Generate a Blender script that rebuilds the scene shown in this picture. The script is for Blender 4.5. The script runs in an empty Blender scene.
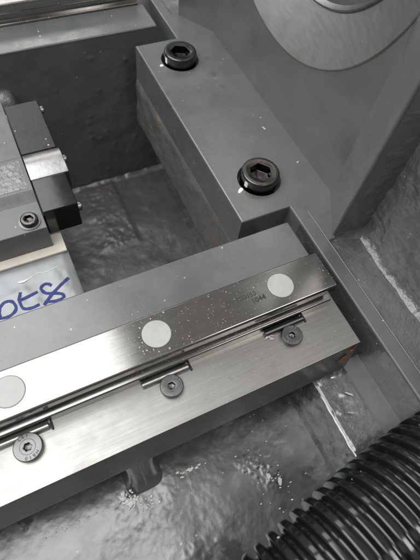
import bpy, bmesh, math, random
from mathutils import Vector, Matrix, noise
random.seed(7)
S = 0.001                       # all dimensions below are millimetres
sc = bpy.context.scene
COL = sc.collection
PI = math.pi

# ------------------------------------------------------------------ camera
cd = bpy.data.cameras.new('camera'); cam = bpy.data.objects.new('camera', cd); COL.objects.link(cam)
right = Vector((0.899145, -0.426876, 0.096520))
down = Vector((-0.330106, -0.806295, -0.490835))
fwd = Vector((0.287349, 0.409470, -0.865890))
mw = Matrix((( right.x, -down.x, -fwd.x, -190.03*S),
             ( right.y, -down.y, -fwd.y, -149.506*S),
             ( right.z, -down.z, -fwd.z, 423.42*S),
             (0, 0, 0, 1)))
cam.matrix_world = mw
cd.sensor_fit = 'VERTICAL'; cd.sensor_height = 36; cd.sensor_width = 27; cd.lens = 36*457/560
cd.clip_start = 0.01; cd.clip_end = 50
cd.dof.use_dof = True; cd.dof.focus_distance = 0.47; cd.dof.aperture_fstop = cd.lens/2.6
sc.camera = cam

# ------------------------------------------------------------------ light (indoor factory lamps)
w = bpy.data.worlds.new('World'); sc.world = w; w.use_nodes = True
bg = w.node_tree.nodes['Background']; bg.inputs[0].default_value = (1.0, 0.97, 0.92, 1); bg.inputs[1].default_value = 0.25

def area(name, loc, target, sx, sy, power, col=(1, 0.97, 0.93)):
    l = bpy.data.lights.new(name, 'AREA'); l.shape = 'RECTANGLE'; l.size = sx; l.size_y = sy; l.energy = power; l.color = col
    o = bpy.data.objects.new(name, l); COL.objects.link(o); o.location = loc
    o.rotation_euler = (Vector(target)-Vector(loc)).to_track_quat('-Z', 'Y').to_euler()
    return o
area('ceiling_lamp', (-0.93, 0.55, 1.20), (-0.93, 0.55, 0), 1.67, 1.75, 27, (0.97, 0.99, 1.0))
area('end_wall_lamp', (-0.15, 2.5, 1.25), (0.0, 0.3, 0), 1.3, 0.6, 4.5, (1, 0.98, 0.95))
area('far_ceiling_lamp', (0.50, -0.42, 1.25), (0.50, -0.42, 0), 0.55, 0.38, 3.3, (1, 0.98, 0.96))

sc.view_settings.view_transform = 'Standard'; sc.view_settings.look = 'None'
sc.view_settings.exposure = 0.45; sc.view_settings.gamma = 1
sc.render.engine = 'CYCLES'
sc.cycles.max_bounces = 6; sc.cycles.diffuse_bounces = 3; sc.cycles.glossy_bounces = 4

# ------------------------------------------------------------------ materials
def nt(name):
    m = bpy.data.materials.new(name); m.use_nodes = True
    t = m.node_tree; b = t.nodes['Principled BSDF']
    return m, t, b
def tex_noise(t, scale, detail=4, rough=.55, stretch=None, vec=None):
    n = t.nodes.new('ShaderNodeTexNoise'); n.inputs['Scale'].default_value = scale
    n.inputs['Detail'].default_value = detail; n.inputs['Roughness'].default_value = rough
    tc = t.nodes.new('ShaderNodeTexCoord')
    if stretch:
        mp = t.nodes.new('ShaderNodeMapping'); mp.inputs['Scale'].default_value = stretch
        t.links.new(tc.outputs['Object'], mp.inputs[0]); t.links.new(mp.outputs[0], n.inputs['Vector'])
    else: t.links.new(tc.outputs['Object'], n.inputs['Vector'])
    return n
def ramp(t, src, stops):
    r = t.nodes.new('ShaderNodeValToRGB'); e = r.color_ramp.elements
    while len(e) < len(stops): e.new(0.5)
    for el, (p, c) in zip(e, stops):
        el.position = p; el.color = (c, c, c, 1) if not hasattr(c, '__len__') else (*c, 1)
    t.links.new(src, r.inputs[0]); return r
def mix(t, fac, a, b):
    m = t.nodes.new('ShaderNodeMix'); m.data_type = 'RGBA'
    if isinstance(fac, (int, float)): m.inputs[0].default_value = fac
    else: t.links.new(fac, m.inputs[0])
    for k, v in ((6, a), (7, b)):
        if hasattr(v, 'is_output'): t.links.new(v, m.inputs[k])
        else: m.inputs[k].default_value = (*v, 1)
    return m.outputs[2]
def math_(t, op, a, b):
    n = t.nodes.new('ShaderNodeMath'); n.operation = op
    for k, v in enumerate((a, b)):
        if hasattr(v, 'is_output'): t.links.new(v, n.inputs[k])
        else: n.inputs[k].default_value = v
    return n.outputs[0]
def specks(t, scale, size, keep):
    """scattered dust specks as a 0/1 mask"""
    v = t.nodes.new('ShaderNodeTexVoronoi'); v.inputs['Scale'].default_value = scale
    tc = t.nodes.new('ShaderNodeTexCoord')
    t.links.new(tc.outputs['Object'], v.inputs['Vector'])
    sep = t.nodes.new('ShaderNodeSeparateColor'); t.links.new(v.outputs['Color'], sep.inputs[0])
    near = math_(t, 'LESS_THAN', v.outputs['Distance'], math_(t, 'MULTIPLY', sep.outputs[1], size))
    return math_(t, 'MULTIPLY', near, math_(t, 'LESS_THAN', sep.outputs[0], keep))
def bump(t, b, heights, calm=None):
    prev = None
    for h, dist, strength in heights:
        n = t.nodes.new('ShaderNodeBump'); n.inputs['Distance'].default_value = dist; n.inputs['Strength'].default_value = strength
        if calm: t.links.new(math_(t, 'MULTIPLY', math_(t, 'SUBTRACT', 1.12, calm), strength), n.inputs['Strength'])
        t.links.new(h, n.inputs['Height'])
        if prev: t.links.new(prev, n.inputs['Normal'])
        prev = n.outputs[0]
    t.links.new(prev, b.inputs['Normal'])

def paint(name, col=(0.116, 0.120, 0.120), rough=(.17, .36), bumps=((60, .0006, .35), (500, .0001, .3)), speck=.10, wet=None, stains=None, rust=None, dust=.0, mill=False):
    m, t, b = nt(name)
    wetf = None
    big = tex_noise(t, 22, 5)
    c = mix(t, ramp(t, big.outputs[0], [(.3, 0), (.75, 1)]).outputs[0], tuple(x*.80 for x in col), tuple(x*1.13 for x in col))
    r = ramp(t, tex_noise(t, 45, 5, .65).outputs[0], [(.3, rough[0]), (.7, rough[1])]).outputs[0]
    if dust:
        d = tex_noise(t, 1400, 2); g = tex_noise(t, 14, 3)
        f = math_(t, 'MULTIPLY', ramp(t, d.outputs[0], [(.55, 0), (.72, 1)]).outputs[0], ramp(t, g.outputs[0], [(.35, 0), (.65, dust)]).outputs[0])
        c = mix(t, f, c, (.42, .42, .41))
    if stains:
        tc = t.nodes.new('ShaderNodeTexCoord')
        wob = tex_noise(t, 160, 2)
        for (x, y, z, rad) in stains:
            n = t.nodes.new('ShaderNodeVectorMath'); n.operation = 'DISTANCE'; n.inputs[1].default_value = (x*S, y*S, z*S)
            t.links.new(tc.outputs['Object'], n.inputs[0])
            d = math_(t, 'ADD', n.outputs['Value'], math_(t, 'MULTIPLY', wob.outputs[0], .004))
            f = ramp(t, math_(t, 'DIVIDE', d, rad*S*2), [(.38, .45), (.56, 0)]).outputs[0]
            c = mix(t, f, c, (.05, .048, .045))
    if rust:
        f = ramp(t, tex_noise(t, 60, 6, .7, (1, .35, 2.2)).outputs[0], [(rust, 0), (rust+.13, .8)]).outputs[0]
        c = mix(t, f, c, (.20, .105, .045)); r = mix(t, f, r, (.85, .85, .85))
    sp = specks(t, 170, .2, speck*.4)
    c = mix(t, sp, c, (.40, .39, .37))
    if wet:
        wn = tex_noise(t, wet[0], 6, .62)
        f = ramp(t, wn.outputs[0], [(wet[1], 1), (wet[1]+.025, 0)]).outputs[0]
        r = mix(t, f, r, (wet[2],)*3); wetf = f; c = mix(t, math_(t, 'MULTIPLY', f, .35), c, (.06, .06, .06))
    t.links.new(c, b.inputs['Base Color']); t.links.new(r, b.inputs['Roughness'])
    bump(t, b, [(tex_noise(t, s, 3, .6).outputs[0], d, k) for s, d, k in bumps]+([(tex_noise(t, 1, 2, .5, (50, 480, 50)).outputs[0], .00022, .5)] if mill else []), wetf)
    b.inputs['Specular IOR Level'].default_value = .6
    if not wet:
        b.inputs['Coat Weight'].default_value = .6; b.inputs['Coat IOR'].default_value = 1.6; t.links.new(math_(t, 'MULTIPLY', r, .75), b.inputs['Coat Roughness'])
    if wet:
        b.inputs['Coat Weight'].default_value = 1.0; b.inputs['Coat IOR'].default_value = 1.8; t.links.new(r, b.inputs['Coat Roughness'])
    return m

def steel(name, col=(.36, .350, .330), rough=(.2, .34), grain=(25, 2200, 25), speck=.20, smear=None, bstr=.16, dx=.14):
    m, t, b = nt(name)
    g = tex_noise(t, 1, 3, .6, grain)
    g2 = tex_noise(t, 30, 5, .7)
    c = mix(t, ramp(t, g.outputs[0], [(.3, 0), (.7, 1)]).outputs[0], tuple(x*.86 for x in col), tuple(min(1, x*1.08) for x in col))
    c = mix(t, ramp(t, g2.outputs[0], [(.42, 0), (.8, .35)]).outputs[0], c, (.24, .232, .22))
    r = mix(t, ramp(t, g2.outputs[0], [(.3, 0), (.7, 1)]).outputs[0], (rough[0],)*3, (rough[1],)*3)
    met = None
    sp = specks(t, 330, .28, speck*.8); sp2 = specks(t, 620, .30, speck)
    spm = math_(t, 'MAXIMUM', sp, sp2)
    patch = ramp(t, tex_noise(t, 26, 5, .7).outputs[0], [(.44, .1), (.6, 1)]).outputs[0]
    tcx = t.nodes.new('ShaderNodeTexCoord'); sx = t.nodes.new('ShaderNodeSeparateXYZ'); t.links.new(tcx.outputs['Object'], sx.inputs[0])
    dusty = ramp(t, math_(t, 'ADD', math_(t, 'MULTIPLY', math_(t, 'ADD', sx.outputs[0], dx), 4.0), .5), [(.36, .06), (.56, 1)]).outputs[0]     # the dusty half of the pad and rail
    spm = math_(t, 'MULTIPLY', math_(t, 'MULTIPLY', spm, patch), dusty)
    c = mix(t, spm, c, (.42, .41, .40)); r = mix(t, spm, r, (.75,)*3)
    inv = math_(t, 'SUBTRACT', 1.0, math_(t, 'MULTIPLY', spm, .8))
    t.links.new(inv, b.inputs['Metallic'])
    t.links.new(c, b.inputs['Base Color']); t.links.new(r, b.inputs['Roughness'])
    bump(t, b, [(g.outputs[0], .00006, bstr), (g2.outputs[0], .0004, .06)])
    b.inputs['Anisotropic'].default_value = .0
    return m

def plain(name, col, rough=.5, metal=0, bumps=((300, .0002, .3),), vary=.12, spec=.5, speck=0, nscale=90):
    m, t, b = nt(name)
    n = tex_noise(t, nscale, 5)
    c = mix(t, ramp(t, n.outputs[0], [(.3, 0), (.7, 1)]).outputs[0], tuple(x*(1-vary) for x in col), tuple(min(1, x*(1+vary)) for x in col))
    if speck:
        c = mix(t, specks(t, 180, .22, speck), c, (.5, .49, .46))
    t.links.new(c, b.inputs['Base Color']); b.inputs['Metallic'].default_value = metal
    t.links.new(ramp(t, n.outputs[0], [(.3, rough*.8), (.7, min(1, rough*1.2))]).outputs[0], b.inputs['Roughness'])
    bump(t, b, [(tex_noise(t, s, 3, .6).outputs[0], d, k) for s, d, k in bumps])
    b.inputs['Specular IOR Level'].default_value = spec
    return m

M = {}
M['paint'] = paint('grey_machine_paint', bumps=((70, .0006, .22), (700, .0001, .25)))
M['paint_block'] = paint('grey_paint_milled', bumps=((60, .0006, .3), (420, .00014, .4)), rough=(.22, .42), mill=True, stains=[(108, 392-278, 290, 7), (101, 357-278, 290, 8), (102, 329-278, 290, 7)]   # in the bed's own millimetres
                        )
M['paint_seat'] = paint('grey_paint_dusty', bumps=((90, .0004, .2), (1200, .00015, .3)), dust=.5, speck=.22, rough=(.22, .34))
M['paint_cast'] = paint('grey_paint_rough_cast', bumps=((60, .0030, .8), (200, .0016, .9)), rough=(.10, .28))
M['paint_wall'] = paint('grey_paint_smooth_wall', bumps=((30, .0006, .2), (700, .00008, .2)), rough=(.32, .5), speck=.015)
M['paint_wet'] = paint('grey_paint_wet', bumps=((75, .0022, .8), (220, .0014, .9)), rough=(.10, .26), wet=(28, .44, .07), col=(.09, .093, .093), speck=.16)
M['paint_floor_shaded'] = paint('grey_floor_paint_shaded', bumps=((260, .0005, .5),), rough=(.22, .32), speck=.25, wet=(12, .36, .15), col=(.072, .075, .077))  # base grey darkened to carry the shade of the pad beam
M['paint_pocket'] = paint('grey_pocket_paint', bumps=((60, .002, .5), (200, .001, .5)), rough=(.3, .5), rust=.60, col=(.10, .102, .10))
M['paint_rusty'] = paint('grey_paint_rusty', bumps=((60, .002, .6), (260, .0010, .6)), rough=(.3, .5), rust=.535)
M['pad'] = steel('ground_steel_pad', rough=(.34, .46), grain=(18, 900, 18), bstr=.08)
M['rail'] = steel('ground_steel_rail', dx=-.05, col=(.325, .317, .30), rough=(.11, .19), grain=(30, 700, 30), bstr=.03)
M['rail_dark'] = steel('rail_flank', col=(.45, .44, .43), rough=(.22, .34), grain=(8, 900, 900), speck=.05)
M['machined'] = steel('turned_metal', col=(.40, .405, .40), rough=(.30, .42), grain=(40, 40, 400), speck=.004, bstr=.25)
tm = M['machined'].node_tree; tg = tm.nodes.new('ShaderNodeTangent'); tg.direction_type = 'RADIAL'; tg.axis = 'X'
tb = tm.nodes['Principled BSDF']; tm.links.new(tg.outputs[0], tb.inputs['Tangent']); tb.inputs['Anisotropic'].default_value = .25
M['plug'] = plain('grey_plastic_plug', (.40, .40, .385), .4, vary=.08, speck=.12)
M['black_ox'] = plain('black_oxide_steel', (.10, .096, .092), .22, 1, vary=.25, bumps=((500, .00015, .35),))
M['screw'] = plain('zinc_screw_steel', (.17, .17, .17), .34, 1, speck=.3)
M['screw_dark'] = plain('dark_screw_steel', (.15, .148, .143), .38, 1, speck=.45)
M['rod'] = plain('bright_rod_steel', (.55, .54, .52), .3, 1)
M['ink'] = plain('dark_engraving', (.035, .033, .03), .6)
M['white_mark'] = plain('white_paint_mark', (.8, .8, .78), .6)
M['alu'] = plain('raw_casting', (.25, .26, .265), .34, .35, bumps=((60, .0008, .25), (600, .0002, .3)), vary=.14, nscale=25)
M['cover'] = plain('grey_cover_paint', (.125, .129, .132), .36, .25, bumps=((300, .0003, .35),), speck=.15)
M['cover_rough'] = plain('grey_cover_rough', (.20, .205, .21), .32, .35, bumps=((230, .0016, .9),))
M['gasket'] = plain('cream_gasket', (.68, .63, .55), .7, vary=.07, speck=.05)
M['rubber'] = plain('black_rubber', (.022, .02, .019), .35, bumps=((200, .0006, .4),), speck=.18)
M['rubber_gloss'] = plain('black_gloss', (.012, .012, .012), .12, bumps=((60, .0003, .2),))
M['silver'] = plain('silver_metal', (.34, .337, .33), .28, 1, bumps=((250, .0003, .3),))
M['blue'] = plain('blue_marker', (.010, .02, .15), .6, vary=.9, nscale=420)
M['hose'] = plain('black_hose_plastic', (.008, .008, .008), .13, bumps=((60, .0003, .15),), speck=.05, spec=.8)
M['rust'] = plain('orange_rust', (.30, .12, .035), .75, vary=.8, nscale=160, bumps=((400, .001, .8),))
M['grease'] = plain('pale_sealant', (.86, .86, .84), .3, vary=.06)
M['chip'] = plain('light_swarf', (.62, .60, .56), .5, .2, vary=.3)
M['shaft'] = plain('pale_shaft_metal', (.72, .67, .62), .42, .6, vary=.05)
M['dark'] = plain('dark_notch_shade', (.03, .03, .03), .5)  # near-black colour standing for shade in the pin-end notches

# ------------------------------------------------------------------ helpers
def V(*a): return Vector(a)
def empty(name, loc, label=None, cat=None, group=None):
    o = bpy.data.objects.new(name, None); COL.objects.link(o); o.location = V(*loc)*S; o.empty_display_size = .01
    if label: o['label'] = label
    if cat: o['category'] = cat
    if group: o['group'] = group
    return o
def obj(name, bm, mat, parent=None, bevel=0, seg=2, smooth=False, local=False, recalc=True, angle=35):
    """bm holds world millimetres (or the parent's own millimetres when local)"""
    if recalc: bmesh.ops.recalc_face_normals(bm, faces=bm.faces)
    off = parent.matrix_basis.translation.copy() if (parent and not local) else Vector()
    p = parent
    if parent and parent.parent and not local: off = parent.parent.matrix_basis.translation.copy()
    for v in bm.verts: v.co = v.co*S - off
    me = bpy.data.meshes.new(name); bm.to_mesh(me); bm.free()
    me.materials.append(mat)
    if smooth:
        for f in me.polygons: f.use_smooth = True
    o = bpy.data.objects.new(name, me); COL.objects.link(o)
    if parent: o.parent = parent
    if bevel:
        md = o.modifiers.new('bevel', 'BEVEL'); md.width = bevel*S; md.segments = seg; md.limit_method = 'ANGLE'; md.angle_limit = math.radians(angle)
        md.harden_normals = False
        for f in me.polygons: f.use_smooth = True
        md2 = o.modifiers.new('wn', 'WEIGHTED_NORMAL')
    return o
def tag(o, label, cat, group=None, kind=None):
    if label: o['label'] = label
    if cat: o['category'] = cat
    if group: o['group'] = group
    if kind: o['kind'] = kind
    return o
def add_prism(bm, pts, axis, a, b):
    """closed polygon extruded along an axis; pts are the two other coordinates in order"""
    def mk(p, t):
        return {'x': (t, p[0], p[1]), 'y': (p[0], t, p[1]), 'z': (p[0], p[1], t)}[axis]
    A = [bm.verts.new(mk(p, a)) for p in pts]; B = [bm.verts.new(mk(p, b)) for p in pts]
    n = len(pts)
    for i in range(n): bm.faces.new((A[i], A[(i+1) % n], B[(i+1) % n], B[i]))
    bm.faces.new(A); bm.faces.new(B[::-1])
    return bm
def prism(pts, axis, a, b): return add_prism(bmesh.new(), pts, axis, a, b)
def box(x0, x1, y0, y1, z0, z1): return prism([(x0, y0), (x1, y0), (x1, y1), (x0, y1)], 'z', z0, z1)
def add_lathe(bm, prof, n=32, center=(0, 0, 0), axis='z', closed=False):
    """prof = (radius, height) list"""
    rings = []
    for r, h in prof:
        ring = []
        if r < 1e-6:
            p = (0, 0, h); ring = [p]
        else: ring = [(r*math.cos(2*PI*i/n), r*math.sin(2*PI*i/n), h) for i in range(n)]
        vs = []
        for p in ring:
            q = p if axis == 'z' else ((p[2], p[0], p[1]) if axis == 'x' else (p[0], p[2], p[1]))
            vs.append(bm.verts.new((q[0]+center[0], q[1]+center[1], q[2]+center[2])))
        rings.append(vs)
    for A, B in zip(rings, rings[1:]):
        if len(A) == 1 and len(B) == 1: continue
        for i in range(n):
            j = (i+1) % n
            if len(A) == 1: bm.faces.new((A[0], B[i], B[j]))
            elif len(B) == 1: bm.faces.new((A[i], A[j], B[0]))
            else: bm.faces.new((A[i], A[j], B[j], B[i]))
    return bm
def lathe(prof, n=32, center=(0, 0, 0), axis='z'): return add_lathe(bmesh.new(), prof, n, center, axis)
def grid(nu, nv, fn):
    bm = bmesh.new()
    g = [[bm.verts.new(fn(i/nu, j/nv)) for j in range(nv+1)] for i in range(nu+1)]
    for i in range(nu):
        for j in range(nv): bm.faces.new((g[i][j], g[i+1][j], g[i+1][j+1], g[i][j+1]))
    return bm
def fb(x, y, z, sc_, oct_=4): return noise.fractal(Vector((x, y, z))*sc_, 1.0, 2.0, oct_)
def tube(pts, rad, n=8, cap=True):
    bm = bmesh.new(); rings = []
    for i, p in enumerate(pts):
        p = Vector(p); a = Vector(pts[max(0, i-1)]); b = Vector(pts[min(len(pts)-1, i+1)])
        d = (b-a).normalized(); u = d.cross(Vector((0, 0, 1)))
        if u.length < 1e-3: u = d.cross(Vector((0, 1, 0)))
        u.normalize(); v = d.cross(u)
        r = rad(i) if callable(rad) else rad
        rings.append([bm.verts.new(p+u*r*math.cos(2*PI*k/n)+v*r*math.sin(2*PI*k/n)) for k in range(n)])
    for A, B in zip(rings, rings[1:]):
        for k in range(n): bm.faces.new((A[k], A[(k+1) % n], B[(k+1) % n], B[k]))
    if cap: bm.faces.new(rings[0]); bm.faces.new(rings[-1][::-1])
    return bm
def spline(P, n):
    P = [Vector(p) for p in P]; out = []
    Q = [P[0]*2-P[1]]+P+[P[-1]*2-P[-2]]
    for i in range(len(P)-1):
        p0, p1, p2, p3 = Q[i:i+4]
        for k in range(n):
            t = k/n
            out.append(.5*((2*p1)+(p2-p0)*t+(2*p0-5*p1+4*p2-p3)*t*t+(-p0+3*p1-3*p2+p3)*t**3))
    out.append(P[-1]); return out
def text_bm(body, size, extrude=.15, bold=0):
    cu = bpy.data.curves.new('t', 'FONT'); cu.body = body; cu.size = size; cu.extrude = extrude; cu.align_x = 'CENTER'; cu.align_y = 'CENTER'
    cu.resolution_u = 3; cu.offset = bold
    o = bpy.data.objects.new('t', cu); COL.objects.link(o)
    dg = bpy.context.evaluated_depsgraph_get(); me = bpy.data.meshes.new_from_object(o.evaluated_get(dg))
    bm = bmesh.new(); bm.from_mesh(me)
    bpy.data.objects.remove(o); bpy.data.curves.remove(cu); bpy.data.meshes.remove(me)
    return bm
def lump(r, seed, sq=(1, 1, .6), sub=2, rough=.5):
    bm = bmesh.new(); bmesh.ops.create_icosphere(bm, subdivisions=sub, radius=1)
    for v in bm.verts:
        k = 1+rough*noise.noise(v.co*1.7+Vector((seed*3.1, seed*1.7, seed)))
        v.co = Vector((v.co.x*sq[0], v.co.y*sq[1], v.co.z*sq[2]))*k*r
    return bm
def join_bm(dst, src, M4):
    me = bpy.data.meshes.new('j'); src.transform(M4); src.to_mesh(me); src.free(); dst.from_mesh(me); bpy.data.meshes.remove(me)

# ------------------------------------------------------------------ machine bed (one casting)
FL = -137        # chip floor in front
PF = -290        # bottom of the deep pocket
bed = empty('machine_bed', (0, 278, PF), 'dark grey painted cast machine bed with pockets, ledges and a bearing wall', 'machine bed')

# floors
def pocket_fn(u, v):
    x = -480+u*580; y = 60+v*430
    z = PF+fb(x, y, 0, .016, 4)*2.4
    inside = max(0, min(1, (x+112)/14))*max(0, min(1, (-34-x)/8))*max(0, min(1, (y-308)/12))*max(0, min(1, (470-y)/12))
    z += inside*(3+fb(x, y, 5, .13, 3)*1.5)
    z += 9*max(0, 1-(476-y)/16)**2*(1+.5*fb(x, y, 8, .06, 3))
    return (x, y, z)
obj('pocket_floor', grid(230, 180, pocket_fn), M['paint_pocket'], bed, smooth=True)
def floor_fn(u, v):
    x = -480+u*520; y = -420+v*410
    z = FL+fb(x, y, 2, .010, 2)*2+fb(x, y, 9, .05, 3)*.25+fb(x, y*.7, 19, .13, 3)*.10
    d = math.hypot((x+185)/60, (y+112)/30); z += 1.3*math.exp(-d*d)*(1+.35*fb(x, y, 1, .09, 3))
    for cx, cy, rr, h in ((-60, -128, 14, 3), (-46, -146, 12, 3.5), (-74, -122, 8, 2)):
        d = math.hypot(x-cx, y-cy)/rr; z += .5*h*math.exp(-d*d)*(.6+1.0*abs(fb(x, y, 3, .13, 2)))
    return (x, y, z)
obj('chip_floor', grid(440, 340, floor_fn), M['paint_floor_shaded'], bed, smooth=True)

# front rail seat: painted body + ground pad
prof = [(82, 10), (24.6, 10), (24.6, -1.6), (-74.2, -1.6), (-76, -14), (-82.5, -58), (-79, -64), (-30, -72), (-26, PF), (78, PF)]
seat = obj('front_rail_seat', prism(prof, 'x', -480, 64), M['paint_seat'], bed, bevel=2.2, seg=3)
obj('ground_pad', box(-480, 63.6, -74.6, 24.4, -1.5, 0), M['pad'], bed, bevel=.5, seg=2)
# rear rail seat (the same, mirrored), its pocket side sloping out to the floor
prof = [(473, 10), (531.4, 10), (531.4, -1.6), (631, -1.6), (640, -64), (640, PF), (478, PF), (476, -120)]
obj('rear_rail_seat', prism(prof, 'x', -480, 62), M['paint'], bed, bevel=2.2, seg=3, angle=40)
obj('ground_pad', box(-480, 61.6, 531.6, 630, -1.5, 0), M['pad'], bed, bevel=.5)
def rear_face(u, v):
    x = -480+u*541; z = 7-v*(7-PF)
    d = 1.3*fb(x, 3, z, .022, 4)*min(1, v*12)
    for bx0, bz0, rr in BUMPS: d += 1.6*math.exp(-((x-bx0)**2+(z-bz0)**2)/rr)
    return (x, 471.6-d, z)
BUMPS = [(random.uniform(-220, 50), random.uniform(-270, -20), random.uniform(4, 14)) for _ in range(26)]
obj('rear_pocket_face', grid(260, 130, rear_face), M['paint'], bed, smooth=True)
# rib under the front seat
def rib_ring(z, yf, hw):
    return [(-183+hw*math.copysign(abs(math.cos(a))**.6, math.cos(a)), yf+14-14*math.sin(a)**.7, z) for a in [PI*k/14 for k in range(15)]]
bm = bmesh.new(); rings = []
for z, yf, hw in ((-50, -80.6, 20), (-66, -83, 17), (-90, -87, 15), (-115, -92, 15.5), (-128, -96, 17.5), (FL-1, -102, 22)):
    r = rib_ring(z, yf, hw); r = [(-183+hw, -28, z)]+r+[(-183-hw, -28, z)]
    rings.append([bm.verts.new(p) for p in r])
for A, B in zip(rings, rings[1:]):
    for i in range(len(A)-1): bm.faces.new((A[i], A[i+1], B[i+1], B[i]))
obj('support_rib', bm, M['paint'], bed, smooth=True)

# screw mounting block, strips fore and aft, bored for two bolts
outer = [(18, 106), (83.5, 106), (83.5, -420), (101.5, -420), (101.5, 46), (112, 46), (152, 108), (152, 448), (112, 510), (101.5, 510), (101.5, 760), (83.5, 760), (83.5, 450), (18, 450)]
BOLTS = [(69, 158), (68.5, 402)]
bm = bmesh.new()
def loop(pts, z): return [bm.verts.new((p[0], p[1], z)) for p in pts]
def inset(pts, d):
    out = []
    for i in range(len(pts)):
        a, b, c = (Vector(pts[(i+k) % len(pts)]) for k in (-1, 0, 1))
        e1 = (b-a).normalized(); e2 = (c-b).normalized(); n1 = Vector((-e1.y, e1.x)); n2 = Vector((-e2.y, e2.x))
        m_ = (n1+n2); m_ = m_/max(.3, m_.dot(n1)); out.append(tuple(b+m_*d))
    return out
NO = len(outer)
top = loop(inset(outer, 2.0), 0); edges = [bm.edges.new((top[i], top[(i+1) % NO])) for i in range(NO)]
mid = loop(inset(outer, .6), -.5); rim = loop(outer, -2.0); bot = loop(outer, -56)
holes = []
for bx_, by_ in BOLTS:
    cir = lambda r, z: loop([(bx_+r*math.cos(2*PI*k/48), by_+r*math.sin(2*PI*k/48)) for k in range(48)], z)
    h = cir(27.6, 0); holes.append((h, cir(27, -.6), cir(27, -14)))
    edges += [bm.edges.new((h[i], h[(i+1) % 48])) for i in range(48)]
bmesh.ops.triangle_fill(bm, use_beauty=True, use_dissolve=False, edges=edges)
for A, B in ((top, mid), (mid, rim), (rim, bot)):
    for i in range(NO): bm.faces.new((A[i], A[(i+1) % NO], B[(i+1) % NO], B[i]))
for h, d, e in holes:
    for A, B in ((h, d), (d, e)):
        for i in range(48): bm.faces.new((A[i], B[i], B[(i+1) % 48], A[(i+1) % 48]))
    bm.faces.new(e)
obj('screw_mounting_block', bm, M['paint_block'], bed)
bd = tube([(101.3+.3*noise.noise(Vector((y*.05, 1, 1))), y, -.5) for y in range(-300, 100, 4)], .9, 6); obj('edge_bead', bd, M['paint'], bed, smooth=True)
obj('wet_strip_face', grid(150, 24, lambda u, v: (83.2-.5*fb(1, -420+u*500, v*60, .05, 3)-6*max(0, v-.8)**2*5, -420+u*500, -2.5-v*60)), M['paint_wet'], bed, smooth=True)
obj('block_web', box(60, 130, -420, 760, PF, -54), M['paint'], bed)
# rough lower flank of that block, as cast
def flank_fn(u, v):
    y = 84+u*365.5
    if v < .75:
        w_ = v/.75; z = -54+w_*(-136+54); k = min(1, w_*9)
        x = 17.6-2.4*k-1.7*fb(0, y, z, .035, 4)*k
        if v == 0: x = 18.2
        z -= w_*3.5*fb(2, y, 0, .03, 4)
    else:
        w_ = (v-.75)/.25; x = 15+w_*48-1.7*fb(0, y, -136, .035, 4)*(1-w_); z = -136-6*math.sin(w_*PI*.5)-3.5*fb(2, y, 0, .03, 4)*(1-w_)
    return (x, y, z)
obj('cast_flank', grid(150, 48, flank_fn), M['paint_rusty'], bed, smooth=True)
# shelf beside the strip and right-hand wall
obj('side_shelf', grid(14, 150, lambda u, v: (101.7+u*50, -420+v*530, -3+fb(u*50, v*530, 4, .03, 3)*1.3*min(1, 4*u))), M['paint_wet'], bed, smooth=True)
obj('side_shelf', grid(14, 80, lambda u, v: (101.7+u*60, 446+v*330, -3+fb(u*50, v*330, 14, .03, 3)*1.3*min(1, 4*u))), M['paint_wet'], bed, smooth=True)
def side_wall_fn(u, v):
    y = 46-u*460; z = -6+v*230
    fil = 12*max(0, 1-(z+6)/16)**2
    return (147-fil+fb(3, y, z, .03, 3)*2.2+fb(7, y, z, .11, 3)*.9, y, z)
obj('side_wall', grid(260, 130, side_wall_fn), M['paint_cast'], bed, smooth=True)
obj('side_wall_core', box(152, 260, -420, 41, FL, 222), M['paint'], bed)
obj('side_wall_core', box(147, 260, 515, 780, FL, 222), M['paint'], bed, bevel=3)
# lower chip shelf in front of the pad end
def low_shelf(u, v):
    x = 21+u*62.4; y = -420+v*350
    z = -60+fb(x, y, 6, .03, 4)*1.8+max(0, (y+92)/18)**2*8
    if u < .04: z -= 1.5
    return (x, y, z)
obj('chip_shelf', grid(44, 180, low_shelf), M['paint_wet'], bed, smooth=True)
def low_face(u, v):
    y = -420+u*350; z = -61.2-v*(78)
    return (21-1.5*math.sin(v*PI*.5)-6*max(0, v-.85)*4+fb(8, y, z, .05, 4)*1.2*min(1, v*8), y, z)
obj('chip_shelf_face', grid(180, 30, low_face), M['paint_wet'], bed, smooth=True)
pts = [(21+1.0*noise.noise(Vector((0, y*.08, 3))), y, -60.2+.5*noise.noise(Vector((0, y*.1, 8)))) for y in range(-300, -96, 3)]
obj('sealant_bead', tube(pts, lambda i: 1.0+.5*noise.noise(Vector((i*.4, 0, 0))), 7), M['grease'], bed, smooth=True)

# bearing wall with a conical bore
CY, CZ = 283, 272
def wall():
    bm = bmesh.new(); n = 128
    y0, y1, z0, z1 = 86, 482, -6, 474
    def rect(a):
        c, s = math.cos(a), math.sin(a); k = 1e9
        if c > 1e-9: k = min(k, (y1-CY)/c)
        if c < -1e-9: k = min(k, (y0-CY)/c)
        if s > 1e-9: k = min(k, (z1-CZ)/s)
        if s < -1e-9: k = min(k, (z0-CZ)/s)
        return (CY+c*k, CZ+s*k)
    A = []; B = []; D = []
    for i in range(n):
        a = 2*PI*i/n
        A.append(bm.verts.new((144, *rect(a))))
        B.append(bm.verts.new((144, CY+184.5*math.cos(a), CZ+184.5*math.sin(a))))
        D.append(bm.verts.new((230, *rect(a))))
    for i in range(n):
        j = (i+1) % n
        bm.faces.new((A[i], A[j], B[j], B[i])); bm.faces.new((A[i], A[j], D[j], D[i]))
    return bm
obj('bearing_wall', wall(), M['paint_wall'], bed)
cone = lathe([(184.5, 146), (184.5, 143.4), (184, 142.9), (183, 142.7), (133.5, 173), (132.6, 171.2), (131, 171.0), (130, 172.6), (127, 176), (117, 177), (116, 178), (115, 205), (60, 207), (0, 207)], 160, (0, CY, CZ), 'x')
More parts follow.
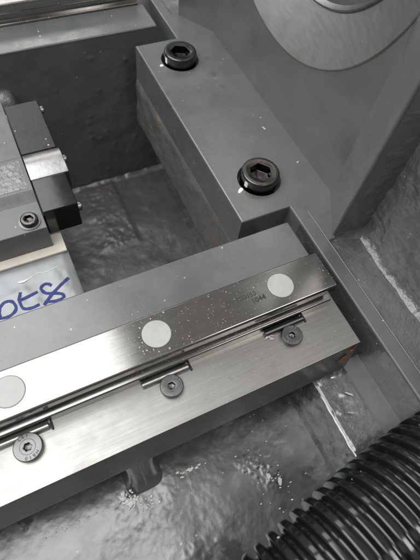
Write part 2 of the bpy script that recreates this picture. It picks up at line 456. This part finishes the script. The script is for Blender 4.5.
bore = obj('bearing_bore', cone, M['machined'], bed, smooth=True)
bore.modifiers.new('es', 'EDGE_SPLIT').split_angle = math.radians(20)
# splayed gussets at both ends of the wall
for s in (1, -1):
    m = (lambda y: y) if s == 1 else (lambda y: 556-y)
    g = [(146.5, m(111)), (109.5, m(51.5)), (113, m(48.5)), (150, m(42)), (190, m(42)), (190, m(111))]
    obj('gusset', prism(g if s == 1 else g[::-1], 'z', -4, 474), M['paint'], bed, bevel=1.5, seg=3)
def gus_fn(u, v):
    x = 112+u*37; z = -4+v*300
    y = 49.5-u*7-fb(x, 0, z, .05, 4)*1.4*min(1, u*6)*1-0.6-14*max(0, 1-(z+4)/14)**2*u
    return (x, y, z)
obj('cast_gusset_face', grid(30, 150, gus_fn), M['paint_cast'], bed, smooth=True)

# ------------------------------------------------------------------ guide rails
RP = [(-24.6, 0), (-24.6, 11.6), (-23.8, 12.6), (-17, 13.5), (-17, 22), (-18, 24), (-21.0, 26), (-21.6, 28), (-21.6, 36.0), (-20.9, 37.3), (-19.8, 38)]
RP = RP+[(-y, z) for y, z in RP[::-1]]
def rail(yc, label, plugs, x1):
    r = empty('guide_rail', (-190, yc, 0), label, 'guide rail', 'linear guide rails')
    pr = [(y+yc, z) for y, z in RP]
    obj('rail_body', prism(pr, 'x', -478, x1), M['rail'], r, bevel=.5, seg=2, angle=25)
    for px in plugs:
        obj('plug_seam', lathe([(13.2, 37.9), (13.3, 38.06), (13.75, 38.06), (13.8, 37.9)], 48, (px, yc+.8, 0)), M['ink'], r)
        obj('hole_plug', lathe([(0, 36.5), (13.3, 36.5), (13.3, 38.2), (12.8, 38.45), (0, 38.5)], 48, (px, yc+.8, 0)), M['plug'], r, smooth=False)
    return r
r1 = rail(0, 'bright ground steel guide rail with three grey plugs in front', (-261.3, -131, 0), 54)
r2 = rail(556, 'blurred far guide rail along the top left edge', (-260, -130, 0), 54)
for body, size, x, y in (('D1 R20150', 7.0, -43, 2.6), ('1044', 7.6, -27.5, -4.2)):
    b = text_bm(body, size, .06, .22 if body == '1044' else .05); b.transform(Matrix.Translation((x, y, 38.09)) @ Matrix.Rotation(math.radians(1), 4, 'Z'))
    obj('engraved_mark', b, M['ink'], r1, recalc=False)

# ------------------------------------------------------------------ hex socket heads
def hex_head(R, h, ap, depth, ch, inner, dome=.6, base=0, n=48):
    """round head with a hex socket; ap = half across flats"""
    bm = bmesh.new(); rings = []
    def circ(r, z): return [bm.verts.new((r*math.cos(2*PI*i/n), r*math.sin(2*PI*i/n), z)) for i in range(n)]
    def hexr(k, z):
        out = []
        for i in range(n):
            a = 2*PI*i/n; q = (a % (PI/3))-PI/6; r = ap*k/math.cos(q)
            out.append(bm.verts.new((r*math.cos(a), r*math.sin(a), z)))
        return out
    rings = [circ(R, base), circ(R, h-ch), circ(R-ch*.35, h-ch*.3), circ(R-ch, h), circ(inner, h-dome*.3), hexr(1.0, h-dome), hexr(.98, h-depth)]
    for A, B in zip(rings, rings[1:]):
        for i in range(n): bm.faces.new((A[i], A[(i+1) % n], B[(i+1) % n], B[i]))
    c = bm.verts.new((0, 0, h-depth-ap*.35))
    for i in range(n): bm.faces.new((rings[-1][i], rings[-1][(i+1) % n], c))
    bm.faces.new(rings[0])
    return bm
bl = ['black socket head bolt nearest the rail, white paint mark on its left side', 'black socket head bolt farther up the block, beside the three dark stains']
for i, (bx_, by_) in enumerate(BOLTS):
    b = empty('socket_head_bolt', (bx_, by_, -14), bl[i], 'bolt', 'bolts in the mounting block')
    h = hex_head(23.6, 28, 12.3, 13, 2.6, 17.2, 1.4, 0); h.transform(Matrix.Rotation(math.radians(12+25*i), 4, 'Z'))
    o = obj('bolt_head', h, M['black_ox'], b, local=True, bevel=.5, angle=40)
    a0 = math.radians(196 if i == 0 else 190)
    bm = bmesh.new()
    g = []
    for k in range(7):
        a = a0+(k-3)*.035
        for zz, rr in ((15.5, 23.9), (24.6, 23.95)):
            g.append(bm.verts.new(((rr+.15*noise.noise(Vector((k, zz, i))))*math.cos(a), rr*math.sin(a), zz+1.2*noise.noise(Vector((k*.7, zz, i+3))))))
    for k in range(6): bm.faces.new((g[2*k], g[2*k+2], g[2*k+3], g[2*k+1]))
    obj('paint_mark', bm, M['white_mark'], b, local=True, smooth=True)
    s = lump(1, 5+i, (5.2 if i == 0 else 3.2, 2.6, .35), 2, .35)
    s.transform(Matrix.Translation((31.5*math.cos(a0), 31.5*math.sin(a0), 14.1)) @ Matrix.Rotation(math.radians(35), 4, 'Z'))
    obj('paint_mark', s, M['white_mark'], b, local=True, smooth=True)

# ------------------------------------------------------------------ rail clamps: pin pressed against the rail by a flat screw
cl = [('bright rail clamp at the left edge, lettered screw over a shiny pin', -264, -39.5, -306, -243, 'screw', 12.2),
      ('rail clamp in the middle, worn lettered screw below the centre plug', -132.6, -40, -158, -110, 'screw_dark', 11.0),
      ('dark dirty rail clamp near the right end of the pad', -1.5, -41, -26, 20, 'screw_dark', 11.0)]
for i, (lab, sx, sy, x0, x1, mt, R) in enumerate(cl):
    c = empty('rail_clamp', (sx, sy, 0), lab, 'rail clamp', 'clamps along the front rail')
    pin = lathe([(0, x0-sx), (2.3, x0-sx), (3.1, x0-sx+1), (3.1, x1-sx-1), (2.3, x1-sx), (0, x1-sx)], 20, (0, -28.4-sy, 2.6), 'x')
    obj('clamp_pin', pin, M['rod' if i < 2 else 'screw_dark'], c, local=True, smooth=False, bevel=.2)
    e = box(x1-sx+.4, x1-sx+2.6, -33-sy, -24.8-sy, .02, 1.6); obj('notch_shade_bar', e, M['dark'], c, local=True, bevel=.8)  # raised bar coloured dark in place of the shaded notch at the pin end
    hd = hex_head(R, 6.4, 3.1, 4.6, .9, 4.4, .3, .05)
    o = obj('clamp_screw', hd, M[mt], c, local=True, bevel=.25, angle=40)
    ring = lathe([(R*.50, 6.25), (R*.53, 6.7), (R*.56, 6.25)], 40); obj('raised_ring', ring, M[mt], o, local=True, smooth=True)
    rot = [math.radians(100), math.radians(35), math.radians(60)][i]
    bm = bmesh.new()
    for word, a0 in (('LEY', 0), ('H810', PI)):
        for k, ch in enumerate(word):
            a = rot+a0-(k-(len(word)-1)/2)*.36
            t = text_bm(ch, R*.34, .25)
            join_bm(bm, t, Matrix.Translation((R*.77*math.cos(a), R*.77*math.sin(a), 6.35)) @ Matrix.Rotation(a-PI/2, 4, 'Z'))
    obj('raised_lettering', bm, M['ink' if i == 0 else 'silver'], o, local=True, recalc=False)

# ------------------------------------------------------------------ nut housing on the left with gasket and cover
hs = empty('nut_housing', (-300, 220, PF), 'raw grey cast housing with blue handwritten 058 on its front ledge', 'housing')
def hz(x, y):            # cast ledge, slightly wavy, rounding up to the gasket face
    k = max(0, min(1, (y-118)/24)); k = k*k*(3-2*k)
    e = max(0, (x+184)/8)**2*3
    return -7+k*3.6+fb(x, y, 3, .05, 3)*.9*(1-k*.8)-e
bm = grid(120, 40, lambda u, v: (-470+u*294.5, 86+v*60, hz(-470+u*294.5, 86+v*60)))
obj('cast_ledge', bm, M['alu'], hs, smooth=True)
obj('housing_body', box(-470, -176.4, 92, 370, PF+1, -11.2), M['alu'], hs, bevel=2, seg=3)
obj('gasket_face', box(-470, -176.6, 143.5, 368, -11.4, -3.2), M['alu'], hs, bevel=.8)
strokes = [[(-263, 97), (-258.4, 93.4), (-249.1, 93.0), (-242.6, 98.5), (-244.4, 107.4), (-251.4, 109.4), (-257, 105), (-259, 99), (-258.6, 93.8)],
           [(-234.3, 114.6), (-236, 110.5), (-237.4, 106.2), (-228, 107.2), (-218.3, 109.2)],
           [(-237.4, 106.2), (-237.4, 100.5), (-235.6, 95.4), (-228, 93.1), (-220.3, 94.2)],
           [(-203.6, 110.8), (-206, 114), (-210.1, 115.1), (-214.4, 111.4), (-211.1, 104.6), (-202.4, 100.8), (-196, 96.5), (-196.3, 93), (-202.4, 91.6), (-210, 93.6), (-213.6, 96)],
           [(-184.8, 113.2), (-193, 108.6), (-203.5, 102.6), (-210, 97.6), (-216.4, 91.8)]]
bm = bmesh.new()
for q, s_ in enumerate(strokes):
    P = spline([(x, y, 0) for x, y in s_], 6)
    L = []; Rr = []
    for k, p in enumerate(P):
        d = (P[min(k+1, len(P)-1)]-P[max(k-1, 0)]).normalized(); nrm = Vector((-d.y, d.x, 0))
        wd = 1.55+.45*noise.noise(Vector((k*.35, s_[0][0], 0)))
        for q_, lst in ((p+nrm*wd, L), (p-nrm*wd, Rr)):
            lst.append(bm.verts.new((q_.x, q_.y, hz(q_.x, q_.y)+.35+q*.06)))
    for k in range(len(P)-1): bm.faces.new((L[k], L[k+1], Rr[k+1], Rr[k]))
obj('handwritten_number', bm, M['blue'], hs)
sm = tube([(p.x, p.y, hz(p.x, p.y)+.2) for p in spline([(-234, 126.5, 0), (-229, 125.5, 0), (-222, 126.5, 0), (-214, 129.5, 0), (-204, 128, 0), (-190, 130, 0)], 6)], lambda i: .3+1.1*math.exp(-((i-6)/5)**2), 8)
obj('sealant_smear', sm, M['grease'], hs, smooth=True)
g_ = obj('gasket', box(-470, -176.2, 143.2, 366, -3.1, .1), M['gasket'], bevel=.6)
tag(g_, 'cream gasket sheet between the grey cover and the raw housing', 'gasket')
cv = empty('cover_plate', (-300, 260, .1), 'stepped dark grey cover lying on the cream gasket', 'cover plate')
pr = [(153, .2), (153, 33), (154, 34), (187.5, 34), (193, 37.5), (199, 42), (246, 42), (248, 40), (360, 40), (360, .2)]
obj('cover_body', prism(pr, 'x', -470, -187.6), M['cover'], cv, bevel=1.2, seg=2, angle=20)
obj('cast_panel', grid(110, 30, lambda u, v: (-430+u*238, 202+v*40, 42.2+1.5*abs(fb(-430+u*238, 202+v*40, 0, .17, 3))*(1 if .02 < v < .98 and u < .99 else 0))), M['cover_rough'], cv, smooth=True)
sb = empty('cover_screw', (-201.6, 165.5, 34.02), 'small black socket screw in the corner of the grey cover', 'screw')
obj('screw_head', hex_head(8.6, 6, 3.9, 4.4, 1.6, 5.2, .4, .05), M['black_ox'], sb, local=True, bevel=.3, angle=40)
obj('washer', lathe([(8.7, .05), (10.8, .05), (10.8, 1.0), (8.7, 1.2)], 40), M['screw'], sb, local=True, smooth=False)

# ------------------------------------------------------------------ black end block with silver clamp bar
eb = empty('end_block', (-168, 250, -10), 'black end block with a silver bar across it beside the cover', 'end block')
obj('upper_body', box(-187.2, -148.6, 250, 330, 4, 41.5), M['rubber'], eb, bevel=1.5, seg=2)
obj('lower_body', box(-187.2, -151, 166, 211, 4, 41.5), M['rubber_gloss'], eb, bevel=1.5, seg=2)
obj('core', box(-187, -150.6, 180, 320, -10, 28), M['rubber'], eb)
pr = [(211.4+38*k/12, 40.4+4.6*math.sin(PI*k/12)**.7) for k in range(13)]+[(249.4, 14), (211.4, 14)]
obj('clamp_bar', prism(pr, 'x', -187, -146.5), M['silver'], eb, bevel=.8, seg=2, angle=30)
for yy, zz in ((322, 32), (238, 32), (172, 28)):
    obj('side_screw', lathe([(0, -4), (5, -4), (5, 2.5), (4, 4), (1.8, 4), (1.6, 2.4), (0, 2.4)], 24, (-148.6 if yy > 300 else (-146.5 if yy > 200 else -151), yy, zz), 'x'), M['silver'], eb, bevel=.3)
boss = obj('cast_boss', lump(26, 3, (1.1, 1, 1.2), 3, .35), M['paint_cast'], bed, smooth=True, local=True)
boss.location = (V(-190, 470, -75)-V(0, 278, PF))*S

# ------------------------------------------------------------------ shaft end seen in the bore
sh = empty('screw_shaft', (200, CY, CZ), 'pale round shaft end inside the conical bore at the top', 'shaft')
obj('shaft_end', lathe([(0, 168), (96, 168), (103, 171), (105, 176), (105, 206)], 96, (0, CY, CZ), 'x'), M['shaft'], sh, bevel=.5)

# ------------------------------------------------------------------ corrugated hose
path = spline([(-420, -330, -70), (-300, -290, -30), (-205, -254, 18), (-138, -238, 46), (-75, -224, 54), (-5, -213, 56), (45, -208.5, 56), (95, -217, 56), (120, -262, 56), (122, -330, 50), (122, -400, 40)], 60)
cum = [0]
for a, b in zip(path, path[1:]): cum.append(cum[-1]+(b-a).length)
PITCH = 11.4; R0, R1 = 46.2, 52.6
step = PITCH/12; pts = []; rad = []; j = 0; sdist = 0
while sdist < cum[-1]:
    while j < len(cum)-2 and cum[j+1] < sdist: j += 1
    t = (sdist-cum[j])/max(1e-6, cum[j+1]-cum[j]); pts.append(path[j].lerp(path[j+1], t))
    ph = (sdist/PITCH) % 1
    k = 0.5+0.5*math.tanh(4.2*math.cos(2*PI*ph)+.9)
    rad.append(R0+(R1-R0)*k); sdist += step
hose = obj('corrugated_hose', tube(pts, lambda i: rad[i], 72), M['hose'], smooth=True)
tag(hose, 'thick black corrugated hose across the lower right corner', 'hose')

# ------------------------------------------------------------------ dirt: rust, sealant lumps, swarf
bm = bmesh.new()
for k, (x, z, r) in enumerate(((57, -8, 2.2), (55.5, -12, 1.6), (50, -21, 3.0), (47.5, -24, 2.2), (52, -26, 1.8), (60, -6, 1.4))+tuple((54-.35*random.uniform(0, 30)+random.gauss(0, 2.5), -random.uniform(5, 30), random.uniform(.3, 1.0)) for _ in range(26))):
    join_bm(bm, lump(r, k+7, (1.2, .22, 1.1), 3, .9), Matrix.Translation((x, -74.9-(-z)*.148, z)))
tag(obj('rust_crust', bm, M['rust'], smooth=True), 'orange rust crust under the right corner of the ground pad', 'rust', kind='stuff')
bm = bmesh.new()
for k in range(34):
    a = random.gauss(0, 1); x = -207+random.gauss(0, 5); y = -99+random.gauss(0, 3)-abs(a)*1.5; z = FL+2.0+max(0, (y+104)*.8)
    join_bm(bm, lump(abs(random.gauss(0, 1.2))+.6, k+50, (1.3, 1, .6), 2, .9), Matrix.Translation((x, y, z)) @ Matrix.Rotation(random.random()*6, 4, 'Z'))
for k in range(60):
    t = random.random(); x = -205+28*t+random.gauss(0, 6); y = -106-10*t+random.gauss(0, 4)
    join_bm(bm, lump(abs(random.gauss(0, .6))+.35, k+150, (1.4, 1, .5), 1, .9), Matrix.Translation((x, y, FL+2.6)) @ Matrix.Rotation(random.random()*6, 4, 'Z'))
for k in range(26):
    x = -212-k*3.4+random.gauss(0, 3); y = -97+random.gauss(0, 1.6)-k*.1
    join_bm(bm, lump(abs(random.gauss(0, .7))+.3, k+450, (2.0, .8, .5), 1, .9), Matrix.Translation((x, y, FL+1.2)))
for k in range(14):
    x = -150+k*2.5+random.gauss(0, 2); y = -100-random.gauss(0, 2)
    join_bm(bm, lump(random.uniform(.6, 2.2), k+250, (1.6, .8, .6), 1, .8), Matrix.Translation((x, y, FL+2)))
for k in range(30):
    x = random.gauss(-55, 18); y = random.gauss(-150, 16)
    join_bm(bm, lump(random.uniform(.4, 1.3), k+350, (1.6, .8, .6), 1, .8), Matrix.Translation((x, y, FL+2.5)))
tag(obj('sealant_crumbs', bm, M['grease'], smooth=True), 'pale crumbs and lumps of sealant around the rib foot', 'sealant', kind='stuff')
bm = bmesh.new()
def chip(x, y, z, L=3, w_=.8):
    c = lump(1, x*.37+y*.11, (L*.6, w_*.6, .35), 1, .9); join_bm(bm, c, Matrix.Translation((x, y, z+.1)) @ Matrix.Rotation(random.random()*PI, 4, 'Z') @ Matrix.Rotation(random.uniform(-.3, .3), 4, 'X'))
for k in range(70): chip(random.uniform(-150, 60), random.uniform(-70, -28), .02, random.uniform(.3, 1.0), random.uniform(.25, .6))
for k in range(60): chip(random.uniform(-130, 50), random.uniform(-18, 18), 38.03, random.uniform(.3, .9), random.uniform(.25, .5))
for k in range(16): chip(random.uniform(24, 140), random.uniform(110, 440), .02, random.uniform(.5, 1.6), random.uniform(.4, .8))
for k in range(12): chip(random.uniform(-160, 50), random.uniform(478, 528), 10.05, random.uniform(.8, 2.2), random.uniform(.6, 1.4))
for k in range(24): chip(random.uniform(-300, 55), random.uniform(28, 78), 10.05, random.uniform(.4, 1.0), random.uniform(.3, .6))
chip(118, 234, .1, 7, 1.6); chip(130, 165, .1, 4, 1.5); chip(50, -110, -57, 9, 2); chip(40, -128, -57, 6, 1.5); chip(-44, -155, FL+3, 9, 3.5)
for k in range(9): chip(-22+random.gauss(0, 1.5), -31+random.gauss(0, 2), .3+k*.3, random.uniform(2, 5), 1.4)
tag(obj('swarf_chips', bm, M['chip']), 'tiny pale metal chips scattered over the bed and pad', 'swarf', kind='stuff')

# coolant drops standing on the rail around the middle plug and on the pad by the middle clamp
m, t, b = nt('clear_coolant'); b.inputs['Transmission Weight'].default_value = 1; b.inputs['IOR'].default_value = 1.38; b.inputs['Roughness'].default_value = .04; b.inputs['Base Color'].default_value = (.95, .95, .93, 1)
bm = bmesh.new()
for k in range(22):
    a = random.uniform(.5*PI, 1.6*PI); q = 15+abs(random.gauss(0, 7)); x = -131+q*math.cos(a); y = .8+q*math.sin(a)
    if abs(y) > 17.5: continue
    r = .25+abs(random.gauss(0, .5)); join_bm(bm, lump(r, k+700, (1.5, 1, .22), 2, .5), Matrix.Translation((x, y, 38.02)) @ Matrix.Rotation(random.random()*6, 4, 'Z'))
for k in range(60):
    x = random.uniform(-160, 55); y = random.uniform(-70, -34)
    r = .15+abs(random.gauss(0, .25)); join_bm(bm, lump(r, k+900, (1.3, 1, .3), 1, .5), Matrix.Translation((x, y, .02)))
tag(obj('coolant_drops', bm, m, smooth=True), 'clear coolant drops on the rail around the middle plug', 'coolant', kind='stuff')
